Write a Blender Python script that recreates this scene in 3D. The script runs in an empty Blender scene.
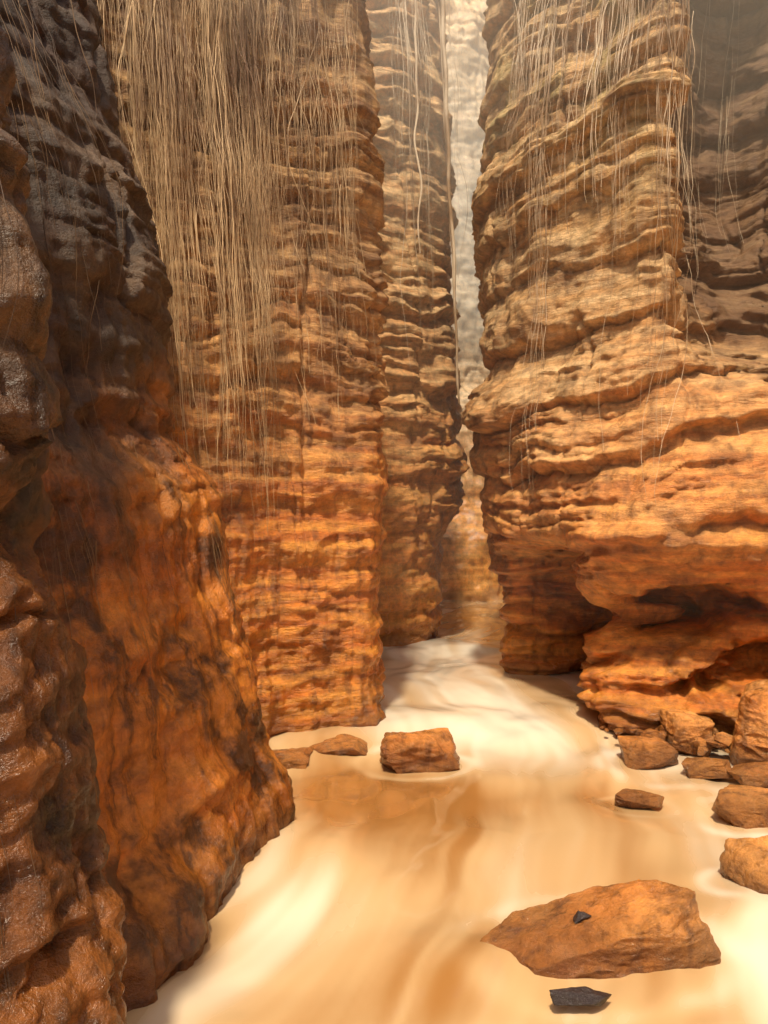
import bpy, bmesh, math, random
import numpy as np
from mathutils import Vector, Matrix, noise as mnoise

scene = bpy.context.scene
scene.view_settings.view_transform = 'Standard'
scene.view_settings.look = 'None'
scene.view_settings.exposure = 0

# ------------------------------------------------------------ noise (numpy)
_rng = np.random.RandomState(7)
_perm = _rng.permutation(4096).astype(np.int64)
_val = _rng.rand(4096) * 2 - 1
def _h(i, j, k):
    return _val[_perm[(_perm[(_perm[i & 4095] + j) & 4095] + k) & 4095]]
def vnoise(x, y, z):
    xi = np.floor(x).astype(np.int64); yi = np.floor(y).astype(np.int64); zi = np.floor(z).astype(np.int64)
    fx = x - xi; fy = y - yi; fz = z - zi
    fx = fx*fx*fx*(fx*(fx*6-15)+10); fy = fy*fy*fy*(fy*(fy*6-15)+10); fz = fz*fz*fz*(fz*(fz*6-15)+10)
    def l(a, b, t): return a + (b-a)*t
    a = l(l(_h(xi, yi, zi), _h(xi+1, yi, zi), fx), l(_h(xi, yi+1, zi), _h(xi+1, yi+1, zi), fx), fy)
    b = l(l(_h(xi, yi, zi+1), _h(xi+1, yi, zi+1), fx), l(_h(xi, yi+1, zi+1), _h(xi+1, yi+1, zi+1), fx), fy)
    return l(a, b, fz)
def fbm(x, y, z, o=4, g=0.5):
    s = 0; a = 1; n = 0
    for k in range(o):
        s = s + a*vnoise(x*2**k+13.7*k, y*2**k+5.1*k, z*2**k+9.3*k); n += a; a *= g
    return s/n
def smooth(e0, e1, x):
    t = np.clip((x-e0)/(e1-e0), 0, 1); return t*t*(3-2*t)

def catmull(P, n):
    P = np.array(P, float)
    P = np.vstack([2*P[0]-P[1], P, 2*P[-1]-P[-2]])
    m = len(P)-3
    u = np.asarray(n)*m
    i = np.clip(np.floor(u).astype(int), 0, m-1); t = (u-i)[:, None]
    p0, p1, p2, p3 = P[i], P[i+1], P[i+2], P[i+3]
    return 0.5*((2*p1)+(-p0+p2)*t+(2*p0-5*p1+4*p2-p3)*t*t+(-p0+3*p1-3*p2+p3)*t**3)

def grid_mesh(name, V, nu, nz, mat, attrs=None):
    me = bpy.data.meshes.new(name)
    idx = np.arange(nu*nz).reshape(nz, nu)
    a = idx[:-1, :-1].ravel(); b = idx[:-1, 1:].ravel(); c = idx[1:, 1:].ravel(); d = idx[1:, :-1].ravel()
    F = np.stack([a, b, c, d], 1).astype(np.int32)
    me.vertices.add(len(V)); me.vertices.foreach_set('co', V.astype(np.float32).ravel())
    me.loops.add(F.size); me.loops.foreach_set('vertex_index', F.ravel())
    me.polygons.add(len(F)); me.polygons.foreach_set('loop_start', np.arange(0, F.size, 4, dtype=np.int32))
    me.polygons.foreach_set('loop_total', np.full(len(F), 4, dtype=np.int32))
    me.update(calc_edges=True)
    me.polygons.foreach_set('use_smooth', np.ones(len(F), bool))
    for k, v in (attrs or {}).items():
        at = me.attributes.new(k, 'FLOAT', 'POINT'); at.data.foreach_set('value', v.astype(np.float32).ravel())
    me.materials.append(mat)
    ob = bpy.data.objects.new(name, me); scene.collection.objects.link(ob)
    return ob

# ------------------------------------------------------------ materials
def newmat(name):
    m = bpy.data.materials.new(name); m.use_nodes = True
    nt = m.node_tree; nt.nodes.clear()
    out = nt.nodes.new('ShaderNodeOutputMaterial'); bs = nt.nodes.new('ShaderNodeBsdfPrincipled')
    nt.links.new(bs.outputs[0], out.inputs[0])
    return m, nt, bs
def N(nt, t, **kw):
    n = nt.nodes.new(t)
    for k, v in kw.items(): setattr(n, k, v)
    return n
def noise_n(nt, vec, scale, detail=4, rough=0.55, sc=(1, 1, 1)):
    mp = N(nt, 'ShaderNodeMapping'); mp.inputs['Scale'].default_value = sc
    nt.links.new(vec, mp.inputs[0])
    n = N(nt, 'ShaderNodeTexNoise'); n.inputs['Scale'].default_value = scale
    n.inputs['Detail'].default_value = detail; n.inputs['Roughness'].default_value = rough
    nt.links.new(mp.outputs[0], n.inputs['Vector']); return n.outputs['Fac']
def maprange(nt, v, a, b, c=0, d=1):
    n = N(nt, 'ShaderNodeMapRange'); n.interpolation_type = 'SMOOTHSTEP'
    nt.links.new(v, n.inputs[0])
    for i, x in enumerate((a, b, c, d)): n.inputs[i+1].default_value = x
    return n.outputs[0]
def mix(nt, f, a, b, mode='MIX'):
    n = N(nt, 'ShaderNodeMix', data_type='RGBA', blend_type=mode)
    if isinstance(f, float): n.inputs[0].default_value = f
    else: nt.links.new(f, n.inputs[0])
    for s, x in ((n.inputs[6], a), (n.inputs[7], b)):
        if isinstance(x, tuple): s.default_value = (*x, 1)
        else: nt.links.new(x, s)
    return n.outputs[2]
def math_n(nt, op, a, b):
    n = N(nt, 'ShaderNodeMath', operation=op)
    for i, x in enumerate((a, b)):
        if isinstance(x, (int, float)): n.inputs[i].default_value = x
        else: nt.links.new(x, n.inputs[i])
    return n.outputs[0]

def rock_mat(name, low1, low2, up1, up2, dark, zmid=2.6, zw=1.6, green=0.0, rough_low=0.32, rough_up=0.62, darkamt=0.6, bandz=10, bump=0.75, blotch=0.5, layerdark=0.5, recess_shade=False, wetz=(0.45, 0.12), wetn=0.8):
    m, nt, bs = newmat(name)
    geo = N(nt, 'ShaderNodeNewGeometry'); pos = geo.outputs['Position']
    sep = N(nt, 'ShaderNodeSeparateXYZ'); nt.links.new(pos, sep.inputs[0]); z = sep.outputs[2]
    st = N(nt, 'ShaderNodeAttribute', attribute_name='strata').outputs['Fac']
    n1 = noise_n(nt, pos, 0.9, 4, 0.6)
    band = noise_n(nt, pos, 1.0, 5, 0.65, (0.7, 0.7, bandz))
    fine = noise_n(nt, pos, 7, 7, 0.75)
    streak = noise_n(nt, pos, 3.5, 4, 0.6, (3, 3, 0.35))
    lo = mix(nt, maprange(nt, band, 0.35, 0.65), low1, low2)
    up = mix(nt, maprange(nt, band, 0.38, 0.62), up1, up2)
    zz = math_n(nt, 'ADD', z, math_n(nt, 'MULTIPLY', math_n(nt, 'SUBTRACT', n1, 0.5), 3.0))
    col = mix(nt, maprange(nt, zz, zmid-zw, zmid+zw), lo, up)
    col = mix(nt, math_n(nt, 'MULTIPLY', maprange(nt, streak, 0.5, 0.7), darkamt), col, dark)
    blo = noise_n(nt, pos, 1.7, 5, 0.65, (1, 1, 1.4))
    col = mix(nt, math_n(nt, 'MULTIPLY', maprange(nt, blo, 0.5, 0.66), blotch), col, dark)
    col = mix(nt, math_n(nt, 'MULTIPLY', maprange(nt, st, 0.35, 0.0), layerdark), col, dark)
    vm = N(nt, 'ShaderNodeHueSaturation'); nt.links.new(col, vm.inputs['Color'])
    nt.links.new(maprange(nt, fine, 0.25, 0.75, 0.55, 1.4), vm.inputs['Value'])
    col = vm.outputs[0]
    if green > 0:
        gn = maprange(nt, noise_n(nt, pos, 1.3, 5, 0.7, (1.5, 1.5, .6)), 0.42, 0.66)
        gz = math_n(nt, 'MULTIPLY', maprange(nt, z, 4.0, 6.5), maprange(nt, sep.outputs[0], 2.7, 2.3))
        col = mix(nt, math_n(nt, 'MULTIPLY', math_n(nt, 'MULTIPLY', gn, gz), green), col, (0.42, 0.36, 0.10))
    if recess_shade:   # shade of the upper recess, painted into the base colour as dark brown
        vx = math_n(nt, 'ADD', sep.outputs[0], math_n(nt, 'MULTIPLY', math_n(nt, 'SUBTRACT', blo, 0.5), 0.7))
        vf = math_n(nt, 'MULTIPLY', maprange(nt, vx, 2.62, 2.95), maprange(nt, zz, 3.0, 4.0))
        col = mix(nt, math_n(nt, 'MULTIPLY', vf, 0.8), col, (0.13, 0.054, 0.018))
    wet = maprange(nt, math_n(nt, 'ADD', z, math_n(nt, 'MULTIPLY', math_n(nt, 'SUBTRACT', blo, 0.5), wetn)), wetz[0], wetz[1])
    col = mix(nt, math_n(nt, 'MULTIPLY', wet, 0.65), col, dark)
    nt.links.new(col, bs.inputs['Base Color'])
    rg = maprange(nt, zz, 0.0, 5.0, rough_low, rough_up)
    nt.links.new(math_n(nt, 'SUBTRACT', rg, math_n(nt, 'MULTIPLY', wet, 0.12)), bs.inputs['Roughness'])
    bs.inputs['Specular IOR Level'].default_value = 0.5
    bn = noise_n(nt, pos, 20, 5, 0.8, (1, 1, 1.6)); b2 = noise_n(nt, pos, 5, 6, 0.7, (1, 1, max(1, bandz*0.5)))
    bp = N(nt, 'ShaderNodeBump'); bp.inputs['Strength'].default_value = bump; bp.inputs['Distance'].default_value = 0.05
    nt.links.new(math_n(nt, 'ADD', math_n(nt, 'MULTIPLY', bn, 0.6), b2), bp.inputs['Height'])
    nt.links.new(bp.outputs[0], bs.inputs['Normal'])
    return m

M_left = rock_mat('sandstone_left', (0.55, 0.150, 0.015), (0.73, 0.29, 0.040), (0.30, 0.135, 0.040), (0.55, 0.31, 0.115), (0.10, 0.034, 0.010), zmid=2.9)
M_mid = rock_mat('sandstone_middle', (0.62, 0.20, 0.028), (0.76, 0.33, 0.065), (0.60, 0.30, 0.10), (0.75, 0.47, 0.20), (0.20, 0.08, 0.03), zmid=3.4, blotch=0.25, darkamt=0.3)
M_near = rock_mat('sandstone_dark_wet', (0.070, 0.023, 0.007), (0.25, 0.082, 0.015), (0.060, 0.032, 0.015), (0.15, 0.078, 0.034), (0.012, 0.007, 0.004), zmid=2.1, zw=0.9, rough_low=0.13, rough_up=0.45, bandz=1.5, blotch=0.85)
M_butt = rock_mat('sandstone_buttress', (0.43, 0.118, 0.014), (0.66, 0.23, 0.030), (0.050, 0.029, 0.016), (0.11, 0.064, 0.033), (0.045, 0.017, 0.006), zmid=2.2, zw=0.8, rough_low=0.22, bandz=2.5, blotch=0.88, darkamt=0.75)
M_right = rock_mat('sandstone_right', (0.55, 0.150, 0.019), (0.73, 0.29, 0.048), (0.55, 0.28, 0.09), (0.74, 0.46, 0.20), (0.14, 0.05, 0.016), green=0.45, darkamt=0.45, recess_shade=True)
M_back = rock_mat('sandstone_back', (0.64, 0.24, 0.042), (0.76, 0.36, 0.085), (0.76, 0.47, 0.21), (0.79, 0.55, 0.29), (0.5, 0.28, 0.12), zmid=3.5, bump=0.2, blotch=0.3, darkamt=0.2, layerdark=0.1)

# ------------------------------------------------------------ walls
def strata(zz, T, P, seed, rnd=0.9):
    s = zz/T + 0.45*vnoise(zz/T*0.8, zz*0+seed, zz*0)
    k = np.floor(s); t = s-k
    prot = 0.5+0.5*fbm(P[..., 0]*rnd+k*7.31+seed, P[..., 1]*rnd+k*3.17, k*1.7+0.5, 2)*1.5
    prot2 = 0.5+0.5*_h(k.astype(np.int64)+seed, 3+0*k.astype(np.int64), 5+0*k.astype(np.int64))
    prof = smooth(0.0, 0.14, t)*(1-0.8*smooth(0.45, 1.0, t))
    return prof*(0.1+0.9*np.clip(0.7*prot+0.3*prot2, 0, 1))*1.25

WALLS = {}
def wall(name, levels, mat, ds=0.03, dz=0.03, ztop=12, amp=(0.25, 0.16, 0.10, 0.04), seed=0, capdir=(-1, 0), smoothlow=0.45, caves=(), T=(0.62, 0.24, 0.09), flute=0.0, tilt=0.0, lump=0.05, lowlump=0.0):
    zs_l = np.array([l[0] for l in levels], float)
    tt = np.linspace(0, 1, 400)
    C = np.array([catmull(l[1], tt) for l in levels])
    mean = C.mean(0); seg = np.r_[0, np.cumsum(np.linalg.norm(np.diff(mean, axis=0), axis=1))]
    nu = int(seg[-1]/ds); us = np.interp(np.linspace(0, seg[-1], nu), seg, tt)
    z0 = -0.5; nz = int((ztop-z0)/dz); zs = np.linspace(z0, ztop, nz)
    K = np.array([catmull(l[1], us) for l in levels])
    zc = np.clip(zs, zs_l[0], zs_l[-1]); j = np.clip(np.searchsorted(zs_l, zc, side='right')-1, 0, len(zs_l)-2)
    f = (zc-zs_l[j])/(zs_l[j+1]-zs_l[j]); f = f*0.5+0.5*f*f*(3-2*f)
    XY = K[j]*(1-f)[:, None, None]+K[j+1]*f[:, None, None]
    P = np.zeros((nz, nu, 3)); P[..., :2] = XY; P[..., 2] = zs[:, None]
    T_ = np.gradient(XY, axis=1)
    for c in range(2):
        pad = np.pad(T_[..., c], ((0, 0), (4, 4)), mode='edge')
        cs = np.cumsum(np.pad(pad, ((0, 0), (1, 0))), axis=1); T_[..., c] = (cs[:, 9:]-cs[:, :-9])/9
    L = np.linalg.norm(T_, axis=2)+1e-9
    nx = T_[..., 1]/L; ny = -T_[..., 0]/L
    x, y, z = P[..., 0], P[..., 1], P[..., 2]
    s7 = seed*17.3
    big = fbm(x*0.8+s7, y*0.8, z*0.55, 4)
    warp = 0.35*fbm(x*0.5+s7, y*0.5, z*0.3, 3)+0.15*fbm(x*1.8+s7, y*1.8, z*1.2, 3)+0.03*fbm(x*7+s7, y*7, z*4, 2)+tilt*x
    zz = z+warp
    upm = smoothlow+(1-smoothlow)*smooth(1.2, 3.2, z+0.8*big)
    s1 = strata(zz, T[0], P, seed+1, 1.1); s2 = strata(zz*1.0+0.13, T[1], P, seed+2, 2.2); s3 = strata(zz, T[2], P, seed+3, 4.0)
    patch = 0.15+0.85*smooth(-0.25, 0.35, fbm(x*1.1+s7+4, y*1.1, z*0.8, 3))
    d = amp[0]*big + amp[1]*(s1-0.4)*upm + amp[2]*(s2-0.4)*upm*patch + amp[3]*(s3-0.4)*(0.1+0.9*upm)*patch
    rid = 1-np.abs(fbm(x*1.4+s7, y*1.4, z*2.5, 4))*2.2
    d += lump*(rid-0.5) + 0.024*fbm(x*4+s7, y*4, z*9, 4) + 0.012*fbm(x*12, y*12, z*26, 3)
    if lowlump:
        rl = 1-np.abs(fbm(x*1.2+s7+8, y*1.2, z*2.0, 3))*2.6
        d += lowlump*rl*smooth(2.2, 1.4, z)
    jn = np.abs(fbm(x*1.3+s7+2, y*1.3, z*0.18, 3)); d -= 0.07*smooth(0.05, 0.0, jn)*upm
    if flute:
        d += flute*fbm(x*7+s7, y*7, z*0.5, 4)
    for (cx, cy, cz, rx, rz, dep) in caves:
        r2 = ((x-cx+0.3*big)**2+(y-cy)**2)/rx**2+((z-cz+0.6*warp)/rz)**2 + 1.5*fbm(x*2.2, y*2.2, z*4, 4)
        d -= dep*smooth(1.25, 0.3, r2)
    P[..., 0] += nx*d; P[..., 1] += ny*d
    P[..., 2] += 0.03*fbm(x*3+9, y*3, z*3, 3)
    cap = []
    for k, dist in enumerate((0.3, 0.9, 2, 5, 12)):
        R = P[-1].copy(); R[:, 0] += capdir[0]*dist; R[:, 1] += capdir[1]*dist
        R[:, 2] += 0.12*math.sqrt(dist)*(1+0.5*fbm(R[:, 0], R[:, 1], R[:, 0]*0, 3)); cap.append(R)
    V = np.concatenate([P, np.array(cap)], 0)
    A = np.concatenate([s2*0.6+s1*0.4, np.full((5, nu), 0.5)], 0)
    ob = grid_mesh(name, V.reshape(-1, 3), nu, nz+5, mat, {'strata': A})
    WALLS[name] = (P, nx, ny, zs)
    return ob

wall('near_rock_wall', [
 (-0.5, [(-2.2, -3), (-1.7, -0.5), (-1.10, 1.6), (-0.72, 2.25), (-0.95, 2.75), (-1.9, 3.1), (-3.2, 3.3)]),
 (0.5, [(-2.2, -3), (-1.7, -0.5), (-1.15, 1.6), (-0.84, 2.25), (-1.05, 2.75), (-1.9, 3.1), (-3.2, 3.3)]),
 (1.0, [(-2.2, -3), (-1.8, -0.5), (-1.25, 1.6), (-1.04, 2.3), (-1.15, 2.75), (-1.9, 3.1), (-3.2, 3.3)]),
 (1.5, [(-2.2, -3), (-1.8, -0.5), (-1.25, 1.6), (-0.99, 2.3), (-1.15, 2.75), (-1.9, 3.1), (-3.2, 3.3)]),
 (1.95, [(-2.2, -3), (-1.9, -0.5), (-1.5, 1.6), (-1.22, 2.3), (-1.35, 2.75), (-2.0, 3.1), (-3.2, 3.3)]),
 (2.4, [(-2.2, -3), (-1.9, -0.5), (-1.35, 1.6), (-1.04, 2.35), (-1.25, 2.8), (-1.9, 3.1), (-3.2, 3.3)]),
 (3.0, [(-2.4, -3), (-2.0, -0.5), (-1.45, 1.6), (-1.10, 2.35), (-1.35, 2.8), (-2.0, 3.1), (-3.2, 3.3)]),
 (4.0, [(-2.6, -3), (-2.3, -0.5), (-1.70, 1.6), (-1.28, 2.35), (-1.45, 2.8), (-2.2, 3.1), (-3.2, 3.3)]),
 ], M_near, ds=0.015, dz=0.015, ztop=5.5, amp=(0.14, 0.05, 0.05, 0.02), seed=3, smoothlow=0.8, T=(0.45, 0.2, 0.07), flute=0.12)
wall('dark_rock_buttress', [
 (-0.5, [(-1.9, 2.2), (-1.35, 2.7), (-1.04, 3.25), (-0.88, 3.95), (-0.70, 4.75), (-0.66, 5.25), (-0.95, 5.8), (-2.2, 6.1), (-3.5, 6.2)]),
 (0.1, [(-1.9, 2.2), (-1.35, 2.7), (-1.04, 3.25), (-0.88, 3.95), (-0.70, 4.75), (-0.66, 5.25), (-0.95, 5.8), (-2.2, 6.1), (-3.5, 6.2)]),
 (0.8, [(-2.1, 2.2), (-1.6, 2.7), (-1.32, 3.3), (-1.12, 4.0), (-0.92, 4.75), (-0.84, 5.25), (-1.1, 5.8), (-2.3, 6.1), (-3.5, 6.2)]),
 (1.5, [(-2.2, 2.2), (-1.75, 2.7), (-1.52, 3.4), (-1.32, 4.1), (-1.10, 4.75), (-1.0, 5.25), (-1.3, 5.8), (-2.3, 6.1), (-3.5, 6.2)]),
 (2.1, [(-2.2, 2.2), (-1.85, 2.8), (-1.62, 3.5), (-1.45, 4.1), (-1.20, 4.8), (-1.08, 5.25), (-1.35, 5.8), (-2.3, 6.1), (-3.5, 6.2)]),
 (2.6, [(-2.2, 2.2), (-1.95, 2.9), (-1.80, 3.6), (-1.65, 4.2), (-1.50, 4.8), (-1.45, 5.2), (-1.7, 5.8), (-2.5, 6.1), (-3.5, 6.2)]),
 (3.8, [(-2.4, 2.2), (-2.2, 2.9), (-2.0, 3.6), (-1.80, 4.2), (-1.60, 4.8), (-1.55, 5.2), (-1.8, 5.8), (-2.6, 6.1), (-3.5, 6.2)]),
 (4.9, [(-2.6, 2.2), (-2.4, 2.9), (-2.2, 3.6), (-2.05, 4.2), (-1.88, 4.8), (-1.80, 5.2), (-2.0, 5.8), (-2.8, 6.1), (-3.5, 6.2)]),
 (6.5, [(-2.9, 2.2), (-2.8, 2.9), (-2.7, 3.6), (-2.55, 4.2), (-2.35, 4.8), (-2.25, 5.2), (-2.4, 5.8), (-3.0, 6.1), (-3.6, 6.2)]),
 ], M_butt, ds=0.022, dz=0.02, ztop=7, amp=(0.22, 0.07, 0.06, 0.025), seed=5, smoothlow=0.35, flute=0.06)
wall('left_canyon_wall', [
 (-0.5, [(-3.2, 4.6), (-2.0, 5.6), (-1.3, 6.1), (-0.86, 6.55), (-0.35, 6.85), (-0.05, 7.15), (-0.1, 7.8), (-0.5, 8.8), (-2, 9.6)]),
 (0.4, [(-3.2, 4.6), (-2.0, 5.6), (-1.3, 6.1), (-0.88, 6.55), (-0.38, 6.85), (-0.06, 7.15), (-0.1, 7.8), (-0.5, 8.8), (-2, 9.6)]),
 (1.4, [(-3.2, 4.6), (-2.1, 5.6), (-1.4, 6.1), (-1.0, 6.55), (-0.48, 6.9), (-0.15, 7.2), (-0.17, 7.8), (-0.5, 8.8), (-2, 9.6)]),
 (2.2, [(-3.2, 4.6), (-2.2, 5.6), (-1.5, 6.1), (-1.0, 6.55), (-0.45, 6.9), (-0.08, 7.2), (-0.1, 7.8), (-0.5, 8.8), (-2, 9.6)]),
 (3.5, [(-3.2, 4.6), (-2.4, 5.6), (-1.6, 6.1), (-1.1, 6.6), (-0.50, 6.95), (-0.09, 7.25), (-0.1, 7.9), (-0.5, 8.8), (-2, 9.6)]),
 (6.0, [(-3.2, 4.6), (-2.5, 5.6), (-1.7, 6.2), (-1.2, 6.7), (-0.65, 7.05), (-0.20, 7.35), (-0.25, 8.0), (-0.6, 8.9), (-2, 9.6)]),
 (12, [(-3.4, 4.8), (-2.8, 5.8), (-2.1, 6.4), (-1.7, 6.9), (-1.2, 7.25), (-0.7, 7.6), (-0.7, 8.2), (-0.9, 9.0), (-2, 9.8)]),
 ], M_left, ds=0.022, dz=0.02, ztop=7.7, amp=(0.16, 0.10, 0.09, 0.05), seed=11, smoothlow=0.2, flute=0.06)
wall('middle_canyon_wall', [
 (-0.5, [(-2.0, 10.0), (-0.8, 10.6), (0.0, 11.0), (0.40, 11.3), (0.66, 11.8), (0.7, 12.8), (0.2, 14.2), (-1, 16)]),
 (0.8, [(-2.0, 10.0), (-0.8, 10.6), (0.0, 10.9), (0.45, 11.2), (0.78, 11.7), (0.8, 12.8), (0.2, 14.2), (-1, 16)]),
 (1.5, [(-2.0, 10.0), (-0.8, 10.6), (0.0, 10.9), (0.45, 11.2), (0.80, 11.7), (0.8, 12.8), (0.2, 14.2), (-1, 16)]),
 (2.4, [(-2.0, 10.0), (-0.8, 10.6), (0.1, 10.9), (0.58, 11.2), (1.03, 11.7), (1.0, 12.8), (0.3, 14.2), (-1, 16)]),
 (5.0, [(-2.0, 10.0), (-0.8, 10.6), (0.1, 11.0), (0.54, 11.3), (0.96, 11.8), (0.95, 12.9), (0.3, 14.2), (-1, 16)]),
 (10, [(-2.0, 10.2), (-0.8, 10.8), (-0.1, 11.2), (0.38, 11.5), (0.76, 12.0), (0.75, 13.1), (0.1, 14.2), (-1, 16)]),
 ], M_mid, ds=0.03, dz=0.027, ztop=10.4, amp=(0.12, 0.16, 0.12, 0.05), seed=23, smoothlow=0.5, flute=0.03)
wall('back_canyon_wall', [
 (-0.5, [(-3, 16), (0, 16.6), (1.2, 16.9), (2.2, 17.2), (3.4, 18.0), (5, 19.5), (8, 21)]),
 (1.4, [(-3, 16), (0, 16.6), (1.2, 16.9), (2.2, 17.2), (3.4, 18.0), (5, 19.5), (8, 21)]),
 (2.2, [(-3, 16), (0, 17.2), (1.2, 17.8), (2.2, 18.2), (3.4, 19.0), (5, 20), (8, 21)]),
 (15, [(-3, 18), (0, 20), (1.2, 21), (2.2, 21.5), (3.4, 22.0), (5, 23), (8, 24)]),
 ], M_back, ds=0.06, dz=0.05, ztop=17, amp=(0.5, 0.05, 0.03, 0.01), seed=31, capdir=(0, 1), flute=0.12, lump=0.04)
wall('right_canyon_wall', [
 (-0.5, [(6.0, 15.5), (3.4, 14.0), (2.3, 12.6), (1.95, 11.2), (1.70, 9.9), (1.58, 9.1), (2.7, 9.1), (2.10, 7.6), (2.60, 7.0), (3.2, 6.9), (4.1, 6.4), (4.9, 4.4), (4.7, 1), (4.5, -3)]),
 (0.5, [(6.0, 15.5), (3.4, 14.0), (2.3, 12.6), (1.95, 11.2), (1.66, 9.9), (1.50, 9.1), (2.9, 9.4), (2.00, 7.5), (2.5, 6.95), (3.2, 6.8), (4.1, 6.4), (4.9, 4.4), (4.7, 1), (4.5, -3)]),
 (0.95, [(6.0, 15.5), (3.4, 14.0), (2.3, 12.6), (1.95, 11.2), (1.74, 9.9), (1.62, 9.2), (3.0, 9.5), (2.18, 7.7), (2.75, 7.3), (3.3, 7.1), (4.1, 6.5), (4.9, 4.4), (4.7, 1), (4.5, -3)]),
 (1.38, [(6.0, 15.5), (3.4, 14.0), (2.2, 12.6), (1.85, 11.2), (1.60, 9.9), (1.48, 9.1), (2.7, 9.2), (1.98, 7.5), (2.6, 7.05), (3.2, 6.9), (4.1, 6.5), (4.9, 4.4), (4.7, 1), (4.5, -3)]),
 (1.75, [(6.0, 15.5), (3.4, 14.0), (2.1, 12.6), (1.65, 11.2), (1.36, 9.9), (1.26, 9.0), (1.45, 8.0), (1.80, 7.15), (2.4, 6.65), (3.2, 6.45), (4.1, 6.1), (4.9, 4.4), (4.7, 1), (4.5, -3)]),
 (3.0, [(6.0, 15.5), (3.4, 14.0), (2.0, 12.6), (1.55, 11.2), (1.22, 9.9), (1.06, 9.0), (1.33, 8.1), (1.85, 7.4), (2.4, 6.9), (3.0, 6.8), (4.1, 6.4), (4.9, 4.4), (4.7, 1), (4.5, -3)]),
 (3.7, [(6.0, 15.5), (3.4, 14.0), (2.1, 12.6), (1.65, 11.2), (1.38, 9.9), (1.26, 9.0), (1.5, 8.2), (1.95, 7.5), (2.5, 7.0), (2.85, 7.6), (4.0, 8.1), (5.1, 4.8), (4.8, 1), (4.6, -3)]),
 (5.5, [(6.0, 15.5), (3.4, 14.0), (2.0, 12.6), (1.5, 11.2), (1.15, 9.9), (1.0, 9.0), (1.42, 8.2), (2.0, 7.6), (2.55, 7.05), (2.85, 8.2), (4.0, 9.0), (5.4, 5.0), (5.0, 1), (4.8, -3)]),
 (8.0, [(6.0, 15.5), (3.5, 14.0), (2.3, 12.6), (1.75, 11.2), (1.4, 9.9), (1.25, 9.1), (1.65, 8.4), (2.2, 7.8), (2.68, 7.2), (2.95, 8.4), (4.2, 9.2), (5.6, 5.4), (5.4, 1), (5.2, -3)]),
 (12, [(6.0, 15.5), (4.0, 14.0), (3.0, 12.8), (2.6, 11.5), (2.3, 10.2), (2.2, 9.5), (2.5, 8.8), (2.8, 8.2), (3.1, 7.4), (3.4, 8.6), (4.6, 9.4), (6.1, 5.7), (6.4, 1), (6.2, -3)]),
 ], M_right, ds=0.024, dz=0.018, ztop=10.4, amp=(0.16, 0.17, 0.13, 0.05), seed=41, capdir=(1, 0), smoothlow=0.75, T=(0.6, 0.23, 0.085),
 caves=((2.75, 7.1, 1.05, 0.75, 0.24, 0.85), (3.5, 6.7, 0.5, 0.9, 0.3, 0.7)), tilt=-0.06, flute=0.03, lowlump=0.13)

# ------------------------------------------------------------ river bed + water
m_bed, nt, bs = newmat('river_bed_mud')
pos = N(nt, 'ShaderNodeNewGeometry').outputs['Position']
nt.links.new(mix(nt, noise_n(nt, pos, 2), (0.25, 0.13, 0.06), (0.35, 0.2, 0.1)), bs.inputs['Base Color'])
me = bpy.data.meshes.new('ground'); me.from_pydata([(-150, -150, -0.45), (150, -150, -0.45), (150, 150, -0.45), (-150, 150, -0.45)], [], [(0, 1, 2, 3)])
me.materials.append(m_bed); g = bpy.data.objects.new('ground', me); scene.collection.objects.link(g)

m_w, nt, bs = newmat('silty_water')
foam = N(nt, 'ShaderNodeAttribute', attribute_name='foam').outputs['Fac']
c = mix(nt, maprange(nt, foam, 0.0, 0.5), (0.31, 0.14, 0.038), (0.52, 0.335, 0.16))
c = mix(nt, maprange(nt, foam, 0.40, 1.0), c, (0.74, 0.65, 0.50))
nt.links.new(c, bs.inputs['Base Color'])
nt.links.new(maprange(nt, foam, 0.1, 0.9, 0.10, 0.40), bs.inputs['Roughness'])
bs.inputs['IOR'].default_value = 1.4
bs.inputs['Coat Weight'].default_value = 1.0; bs.inputs['Coat Roughness'].default_value = 0.09; bs.inputs['Coat IOR'].default_value = 1.4
xs = np.arange(-4, 9, 0.025); ys = np.arange(-4, 22, 0.025)
Y, X = np.meshgrid(ys, xs, indexing='ij')
cx = np.interp(ys, [-4, 0, 3, 5, 7, 9, 12, 15, 22], [-0.6, -0.2, 0.3, 1.1, 1.2, 0.8, 1.3, 2.4, 5])[:, None]
S = X-cx
zer = X*0
def ring(x0, y0, a, b): return np.exp(-((X-x0)**2/a+(Y-y0)**2/b))
qx = 0.32*fbm(X*0.8, Y*0.6, zer, 3); qy = 0.5*fbm(X*0.7+5, Y*0.5, zer+3, 2)
h = 0.075*fbm((S+qx)*1.0, (Y+qy)*0.8, zer, 3)
h += 0.014*fbm((S+qx)*4, (Y+qy)*1.2, zer+4, 3)
h += 0.13*smooth(6.4, 7.4, Y+0.4*fbm(X*1.5, Y*0.6, zer, 2)-0.25*(X-1))
h += 0.05*ring(0.45, 3.55, 0.10, 0.08)+0.05*ring(-0.3, 4.6, 0.25, 0.5)+0.05*ring(1.9, 3.9, 0.1, 0.2)
st = fbm((S+qx)*1.5, (Y+qy)*0.45+0.4*S, zer+5, 3)
st2 = fbm((S+qx)*8, (Y+qy)*0.5, zer+8, 3)
wisp = smooth(0.16, 0.0, np.abs(fbm((S+qx)*1.3+9, (Y+qy)*0.45+0.5*S, zer+12, 3)))
F = 0.46+0.55*st+0.18*st2+0.10*wisp
F += 0.48*ring(0.95, 7.2, 0.5, 0.9)+0.34*ring(1.0, 10.5, 1.0, 9)+0.25*ring(0.2, 8.8, .2, .6)
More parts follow.
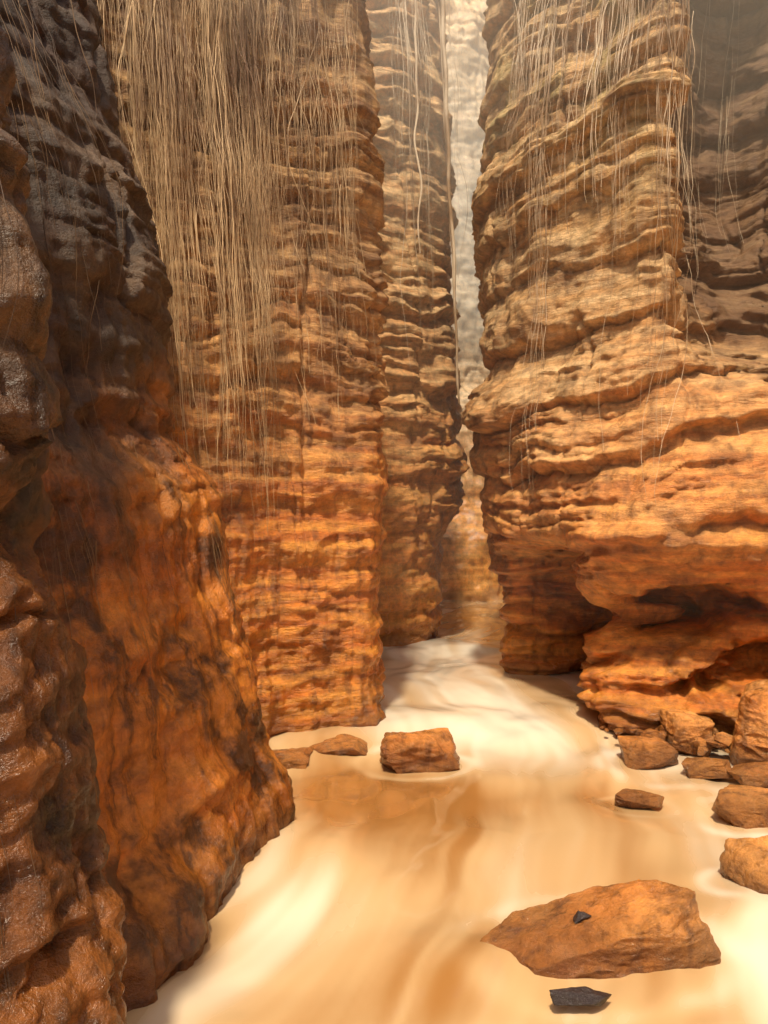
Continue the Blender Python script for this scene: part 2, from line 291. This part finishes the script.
F += 0.36*ring(-0.25, 4.0, 0.25, 0.6)+0.30*ring(1.9, 3.4, 0.15, 0.3)-0.34*ring(0.7, 5.6, 2.0, 0.2)
F -= 0.40*ring(0.30, 3.35, 0.12, 0.15)
for (bx, by, br) in ((0.95, 3.65, 0.55), (0.24, 6.25, 0.40), (2.06, 4.25, 0.32), (2.55, 5.3, 0.42), (2.4, 6.3, 0.6), (1.74, 5.5, 0.24)):
    rr = np.sqrt((X-bx)**2+((Y-by)/0.75)**2)/br
    F += 0.30*np.exp(-((rr-1.12)/0.16)**2)*(0.5+0.9*fbm(X*3, Y*3, zer, 2))
F = np.clip(F, 0, 1)
V = np.stack([X, Y, h], -1)
grid_mesh('river_water', V.reshape(-1, 3), len(xs), len(ys), m_w, {'foam': F})

# ------------------------------------------------------------ boulders (convex bodies, evenly meshed, then weathered)
M_boul = rock_mat('boulder_stone', (0.50, 0.165, 0.030), (0.72, 0.32, 0.085), (0.5, 0.3, 0.15), (0.6, 0.42, 0.26), (0.08, 0.028, 0.010), rough_low=0.18, darkamt=0.6, bandz=1.5, bump=0.9, blotch=0.6, wetz=(0.26, 0.06), wetn=0.35)
M_dark = rock_mat('dark_stone', (0.04, 0.03, 0.025), (0.07, 0.05, 0.04), (0.08, 0.06, 0.05), (0.1, 0.08, 0.06), (0.03, 0.02, 0.02), rough_low=0.25, bandz=1)
def rock_from_points(pts, seed, namp=0.03, mat=M_boul, name='boulder', sub=5, k=90):
    pts = [Vector(p) for p in pts]
    c = sum(pts, Vector())/len(pts)
    hb = bmesh.new()
    for p in pts: hb.verts.new(p-c)
    bmesh.ops.convex_hull(hb, input=hb.verts); hb.normal_update()
    n_ = []; d_ = []
    for f in hb.faces:
        n = f.normal.copy(); d = n.dot(f.verts[0].co)
        if d < 0: n = -n; d = -d
        if d > 1e-4: n_.append(n[:]); d_.append(d)
    hb.free(); n_ = np.array(n_); d_ = np.array(d_)
    bm = bmesh.new(); bmesh.ops.create_icosphere(bm, subdivisions=sub+1, radius=1.0)
    D = np.array([v.co[:] for v in bm.verts])
    ext = np.array([max(abs(p[i]-c[i]) for p in pts) for i in range(3)])
    D = D*ext; D /= np.linalg.norm(D, axis=1)[:, None]
    q = np.clip(D @ n_.T, 0, None)/d_
    qm = q.max(axis=1)[:, None]
    inv = (qm[:, 0])*(np.sum((q/qm)**k, axis=1))**(1/k)
    Q = D/inv[:, None]
    g = seed*3.1; u = 1.0/max(namp, 1e-3)
    a = fbm(Q[:, 0]*0.07*u+g, Q[:, 1]*0.07*u, Q[:, 2]*0.07*u, 4)
    b = np.abs(fbm(Q[:, 0]*0.13*u+g, Q[:, 1]*0.13*u, Q[:, 2]*0.35*u, 3))
    e = fbm(Q[:, 0]*30+g, Q[:, 1]*30, Q[:, 2]*30, 3)*0.2
    Q = Q + D*((1.6*a-1.4*b+e)*namp)[:, None] + np.array(c[:])
    for v, p in zip(bm.verts, Q): v.co = p
    for f in bm.faces: f.smooth = True
    me = bpy.data.meshes.new(name); bm.to_mesh(me); bm.free(); me.materials.append(mat)
    at = me.attributes.new('strata', 'FLOAT', 'POINT'); at.data.foreach_set('value', np.full(len(me.vertices), 0.6, np.float32))
    return me
def boulder(loc, size, seed, name='boulder', mat=None, rz=0.0, n=18, namp=None, sub=5):
    r = random.Random(seed); pts = []
    for a_ in range(n):
        v = Vector((r.gauss(0, 1), r.gauss(0, 1), r.gauss(0, 1))).normalized()
        v = Vector([math.copysign(abs(c)**0.75, c) for c in v])*r.uniform(0.9, 1.2)
        v = Vector((v.x*size[0], v.y*size[1], v.z*size[2])); pts.append(v)
    R = Matrix.Rotation(rz, 3, 'Z')
    pts = [R @ p + Vector(loc) for p in pts]
    me = rock_from_points(pts, seed, namp=namp or 0.13*min(size), mat=mat or M_boul, name=name, sub=sub)
    o = bpy.data.objects.new(name, me); scene.collection.objects.link(o); return o

# sloping slab: top rises to the right, the front face is broken back under the edge
pts = [(0.36, 3.60, 0.03), (0.62, 3.80, 0.10), (1.02, 3.84, 0.20), (1.27, 3.74, 0.29), (1.38, 3.56, 0.31), (1.20, 3.42, 0.25), (0.90, 3.40, 0.14), (0.66, 3.40, 0.06),
       (1.50, 3.52, 0.02), (1.46, 3.50, -0.2), (1.22, 3.46, -0.2), (0.92, 3.46, -0.2), (0.5, 3.48, -0.2), (1.5, 3.8, -0.2), (0.6, 3.9, -0.2)]
me = rock_from_points(pts, 5, namp=0.024, sub=6, k=320); o = bpy.data.objects.new('boulder', me); scene.collection.objects.link(o)
boulder((0.88, 3.58, 0.185), (0.05, 0.03, 0.025), 3, 'stone_shard', M_dark, n=8, sub=3)
boulder((0.76, 3.22, 0.05), (0.17, 0.05, 0.03), 19, 'stone_shard', M_dark, rz=-0.15, n=10, sub=4)
boulder((0.24, 6.25, 0.12), (0.34, 0.28, 0.25), 12)
boulder((-0.42, 6.50, 0.05), (0.30, 0.20, 0.11), 13)
boulder((-0.72, 6.25, 0.05), (0.20, 0.18, 0.10), 14)
boulder((3.2, 6.3, 0.28), (0.52, 0.42, 0.34), 21, rz=0.3, sub=6)
boulder((2.05, 6.45, 0.06), (0.26, 0.20, 0.12), 22)
boulder((2.55, 6.75, 0.12), (0.25, 0.20, 0.20), 31)
boulder((2.45, 6.1, 0.04), (0.18, 0.15, 0.09), 32)
boulder((2.80, 5.95, 0.04), (0.22, 0.18, 0.11), 33)
boulder((2.50, 5.3, 0.03), (0.36, 0.22, 0.14), 26, rz=-0.2)
boulder((1.74, 5.5, 0.01), (0.17, 0.10, 0.08), 27)
boulder((2.02, 4.25, 0.04), (0.24, 0.23, 0.27), 28, sub=6)
bm = bmesh.new(); r = random.Random(4)
for i in range(110):
    t = r.random(); s = 0.025+0.09*r.random()**2
    c0 = Vector((1.95+1.6*t+r.gauss(0, .08), 7.0-0.7*t+r.gauss(0, 0.18), 0.08+0.06*r.random()))
    tmp = bmesh.new()
    for _ in range(12):
        v = Vector((r.gauss(0, 1), r.gauss(0, 1), r.gauss(0, 1))).normalized()*s; v.z *= 0.7; tmp.verts.new(v+c0)
    bmesh.ops.convex_hull(tmp, input=tmp.verts)
    mm = bpy.data.meshes.new('t'); tmp.to_mesh(mm); tmp.free(); bm.from_mesh(mm); bpy.data.meshes.remove(mm)
me = bpy.data.meshes.new('bank_rubble'); bm.to_mesh(me); bm.free(); me.materials.append(M_boul)
at = me.attributes.new('strata', 'FLOAT', 'POINT'); at.data.foreach_set('value', np.full(len(me.vertices), 0.6, np.float32))
o = bpy.data.objects.new('bank_rubble', me); scene.collection.objects.link(o)

# ------------------------------------------------------------ hanging roots
def root_mat(name, a, b):
    m_r, nt, bs = newmat(name)
    pos = N(nt, 'ShaderNodeNewGeometry').outputs['Position']
    nt.links.new(mix(nt, maprange(nt, noise_n(nt, pos, 2.2, 4, 0.6, (1, 1, 0.4)), 0.38, 0.62), a, b), bs.inputs['Base Color'])
    bs.inputs['Roughness'].default_value = 0.5
    return m_r
m_r = root_mat('root_fibre', (0.34, 0.19, 0.08), (0.78, 0.60, 0.38))
m_rb = root_mat('root_fibre_brown', (0.20, 0.10, 0.04), (0.70, 0.48, 0.25))
m_rd = root_mat('root_fibre_dark', (0.06, 0.03, 0.013), (0.26, 0.15, 0.065))
def roots(name, wname, specs, seed=1, mat=None):
    P, nx, ny, zs = WALLS[wname]
    nz, nu, _ = P.shape
    k = max(3, int(0.5/(zs[1]-zs[0])))
    pad = np.pad(P, ((k, k), (0, 0), (0, 0)), mode='edge')
    cs = np.cumsum(np.pad(pad, ((1, 0), (0, 0), (0, 0))), axis=0); SM = (cs[2*k+1:]-cs[:-2*k-1])/(2*k+1)
    r = random.Random(seed)
    cu = bpy.data.curves.new(name, 'CURVE'); cu.dimensions = '3D'; cu.bevel_depth = 1.0; cu.bevel_resolution = 0; cu.use_fill_caps = False
    for (xa, xb, n, za, zb, zend_a, zend_b, off_a, off_b, rad_a, rad_b, mz, wobk) in specs:
        row = np.argmin(np.abs(zs-mz))
        clus = [xa+(xb-xa)*r.random() for _ in range(max(2, n//9))]
        for _ in range(n):
            x = r.choice(clus)+r.gauss(0, 0.04) if r.random() < 0.72 else xa+(xb-xa)*r.random()
            cand = np.argsort(np.abs(P[row, :, 0]-x))[:12]
            i = int(cand[np.argmin(P[row, cand, 1])])
            z0 = za+(zb-za)*r.random(); z1 = zend_a+(zend_b-zend_a)*r.random()
            if z0-z1 < 0.15: continue
            m = int((z0-z1)/0.08)+3
            off = off_a+(off_b-off_a)*r.random(); rad = rad_a+(rad_b-rad_a)*r.random()**3
            ph = r.random()*50; wob = (0.03+0.20*r.random()**2)*wobk
            sp = cu.splines.new('POLY'); sp.points.add(m-1)
            nxm = float(nx[row, i]); nym = float(ny[row, i])
            for j in range(m):
                t = j/(m-1); z = z0+(z1-z0)*t
                a = int(np.clip((z-zs[0])/(zs[1]-zs[0]), 0, nz-1))
                q = SM[a, i]
                ox = wob*mnoise.noise(Vector((ph, z*0.7, 0)))+0.014*wobk*mnoise.noise(Vector((ph, z*4, 3)))
                oy = wob*0.6*mnoise.noise(Vector((ph, z*0.7, 9)))+0.014*wobk*mnoise.noise(Vector((ph, z*4, 7)))
                sp.points[j].co = (q[0]+nxm*off+ox, q[1]+nym*off+oy, z, 1)
                sp.points[j].radius = rad*(1-0.65*t)*(0.8+0.5*abs(mnoise.noise(Vector((ph, z*3, 1)))))
    cu.materials.append(mat or m_r)
    o = bpy.data.objects.new(name, cu); scene.collection.objects.link(o)
roots('hanging_roots', 'right_canyon_wall', [
 (1.2, 2.6, 150, 6.6, 8.5, 4.2, 6.6, 0.03, 0.14, 0.002, 0.008, 5.5, 1.2),
 (1.3, 2.6, 30, 5.5, 8.5, 2.0, 4.5, 0.05, 0.14, 0.0025, 0.009, 4.0, 1.2),
 (2.45, 2.9, 8, 6, 8.5, 2.2, 4.5, 0.08, 0.18, 0.0025, 0.010, 4.0, 1),
 (3.0, 4.2, 8, 6, 9, 4.6, 6, 0.06, 0.16, 0.002, 0.007, 5.0, 1)], 2)
roots('hanging_roots', 'left_canyon_wall', [
 (-2.6, -1.1, 400, 5.8, 7.6, 2.0, 5.2, 0.05, 0.38, 0.0015, 0.007, 5.0, 1.3),
 (-1.8, -0.95, 150, 4.8, 7.6, 1.7, 4.0, 0.06, 0.22, 0.0015, 0.006, 4.0, 1.6),
 (-1.3, -0.5, 110, 5.8, 7.6, 3.0, 6.2, 0.05, 0.30, 0.0015, 0.006, 5.0, 1.6),
 (-1.2, -0.2, 170, 4.8, 7.6, 2.6, 6.0, 0.03, 0.10, 0.0015, 0.005, 4.0, 1.6)], 3, m_rb)
roots('hanging_roots', 'middle_canyon_wall', [
 (0.1, 0.95, 34, 8.5, 10.2, 3.8, 8, 0.1, 0.35, 0.003, 0.009, 6.0, 1)], 4)
roots('hanging_roots', 'near_rock_wall', [
 (-1.6, -1.0, 160, 2.5, 4.2, 1.8, 3.1, 0.003, 0.05, 0.001, 0.003, 2.6, 1.2),
 (-1.4, -0.95, 100, 0.9, 2.0, 0.2, 1.4, -0.01, 0.008, 0.0008, 0.002, 1.5, 0.4)], 5, m_rd)
roots('hanging_roots', 'dark_rock_buttress', [
 (-2.0, -1.5, 60, 3.0, 6.6, 2.2, 4.0, 0.02, 0.10, 0.0015, 0.005, 3.2, 1.5),
 (-1.5, -0.9, 50, 1.8, 2.6, 1.0, 2.0, 0.005, 0.03, 0.001, 0.003, 1.6, 1.2)], 6, m_rd)
cu = bpy.data.curves.new('aerial_root', 'CURVE'); cu.dimensions = '3D'; cu.bevel_depth = 1.0; cu.bevel_resolution = 1
for (x0, y0, z0, x1, y1, z1, rad, ph) in ((0.33, 10.2, 10.5, 0.46, 10.2, 5.3, 0.03, 1), (0.62, 10.4, 10.5, 0.98, 10.4, 3.4, 0.045, 5), (0.60, 10.5, 10.5, 0.90, 10.5, 5.0, 0.02, 9)):
    sp = cu.splines.new('POLY'); sp.points.add(69)
    for j in range(70):
        t = j/69; sp.points[j].co = (x0+(x1-x0)*t**0.8+0.06*mnoise.noise(Vector((ph, t*9, 0))), y0+(y1-y0)*t, z0+(z1-z0)*t, 1)
        sp.points[j].radius = rad*(1-0.6*t)*(0.8+0.5*abs(mnoise.noise(Vector((ph, t*40, 2)))))
cu.materials.append(m_r); o = bpy.data.objects.new('aerial_root', cu); scene.collection.objects.link(o)

# ------------------------------------------------------------ mist in the upper canyon (real volume)
def mist(density, z0, z1, y0, y1, col=(1, 0.87, 0.66)):
    mm = bpy.data.materials.new('mist'); mm.use_nodes = True; nt = mm.node_tree; nt.nodes.clear()
    out = nt.nodes.new('ShaderNodeOutputMaterial'); vs = nt.nodes.new('ShaderNodeVolumeScatter')
    vs.inputs['Color'].default_value = (*col, 1); vs.inputs['Density'].default_value = density; vs.inputs['Anisotropy'].default_value = 0.0
    nt.links.new(vs.outputs[0], out.inputs['Volume'])
    bm = bmesh.new(); bmesh.ops.create_cube(bm, size=1)
    for v in bm.verts: v.co = Vector((1.5+v.co.x*9, (y0+y1)/2+v.co.y*(y1-y0), (z0+z1)/2+v.co.z*(z1-z0)))
    me = bpy.data.meshes.new('mist'); bm.to_mesh(me); bm.free(); me.materials.append(mm)
    o = bpy.data.objects.new('mist', me); scene.collection.objects.link(o)
mist(0.010, 1.2, 9.6, 5.0, 21)
mist(0.06, 5.6, 9.5, 5.2, 20.9)
mist(0.05, 5.0, 13.5, 14.4, 20.8, (1, 0.84, 0.60))

# ------------------------------------------------------------ light
el = math.radians(64); az = math.radians(10)
sv = Vector((-math.sin(az)*math.cos(el), -math.cos(az)*math.cos(el), math.sin(el)))
sl = bpy.data.lights.new('sun', 'SUN'); sl.energy = 5; sl.angle = math.radians(3); sl.color = (1, 0.87, 0.66)
so = bpy.data.objects.new('sun', sl); so.rotation_euler = sv.to_track_quat('Z', 'Y').to_euler(); scene.collection.objects.link(so)
w = bpy.data.worlds.new('World'); scene.world = w; w.use_nodes = True; nt = w.node_tree
sk = nt.nodes.new('ShaderNodeTexSky'); sk.sky_type = 'NISHITA'; sk.sun_disc = False
sk.sun_elevation = el; sk.sun_rotation = math.radians(180)+az; sk.dust_density = 6; sk.ozone_density = 0.3
nt.links.new(sk.outputs[0], nt.nodes['Background'].inputs[0]); nt.nodes['Background'].inputs[1].default_value = 0.14

cam = bpy.data.cameras.new('camera'); cam.sensor_fit = 'VERTICAL'; cam.sensor_height = 36; cam.lens = 28.125; cam.clip_end = 500; cam.clip_start = 0.05
co = bpy.data.objects.new('camera', cam); co.location = (0, 0, 2.0); co.rotation_euler = (math.radians(90), 0, 0)
scene.collection.objects.link(co); scene.camera = co
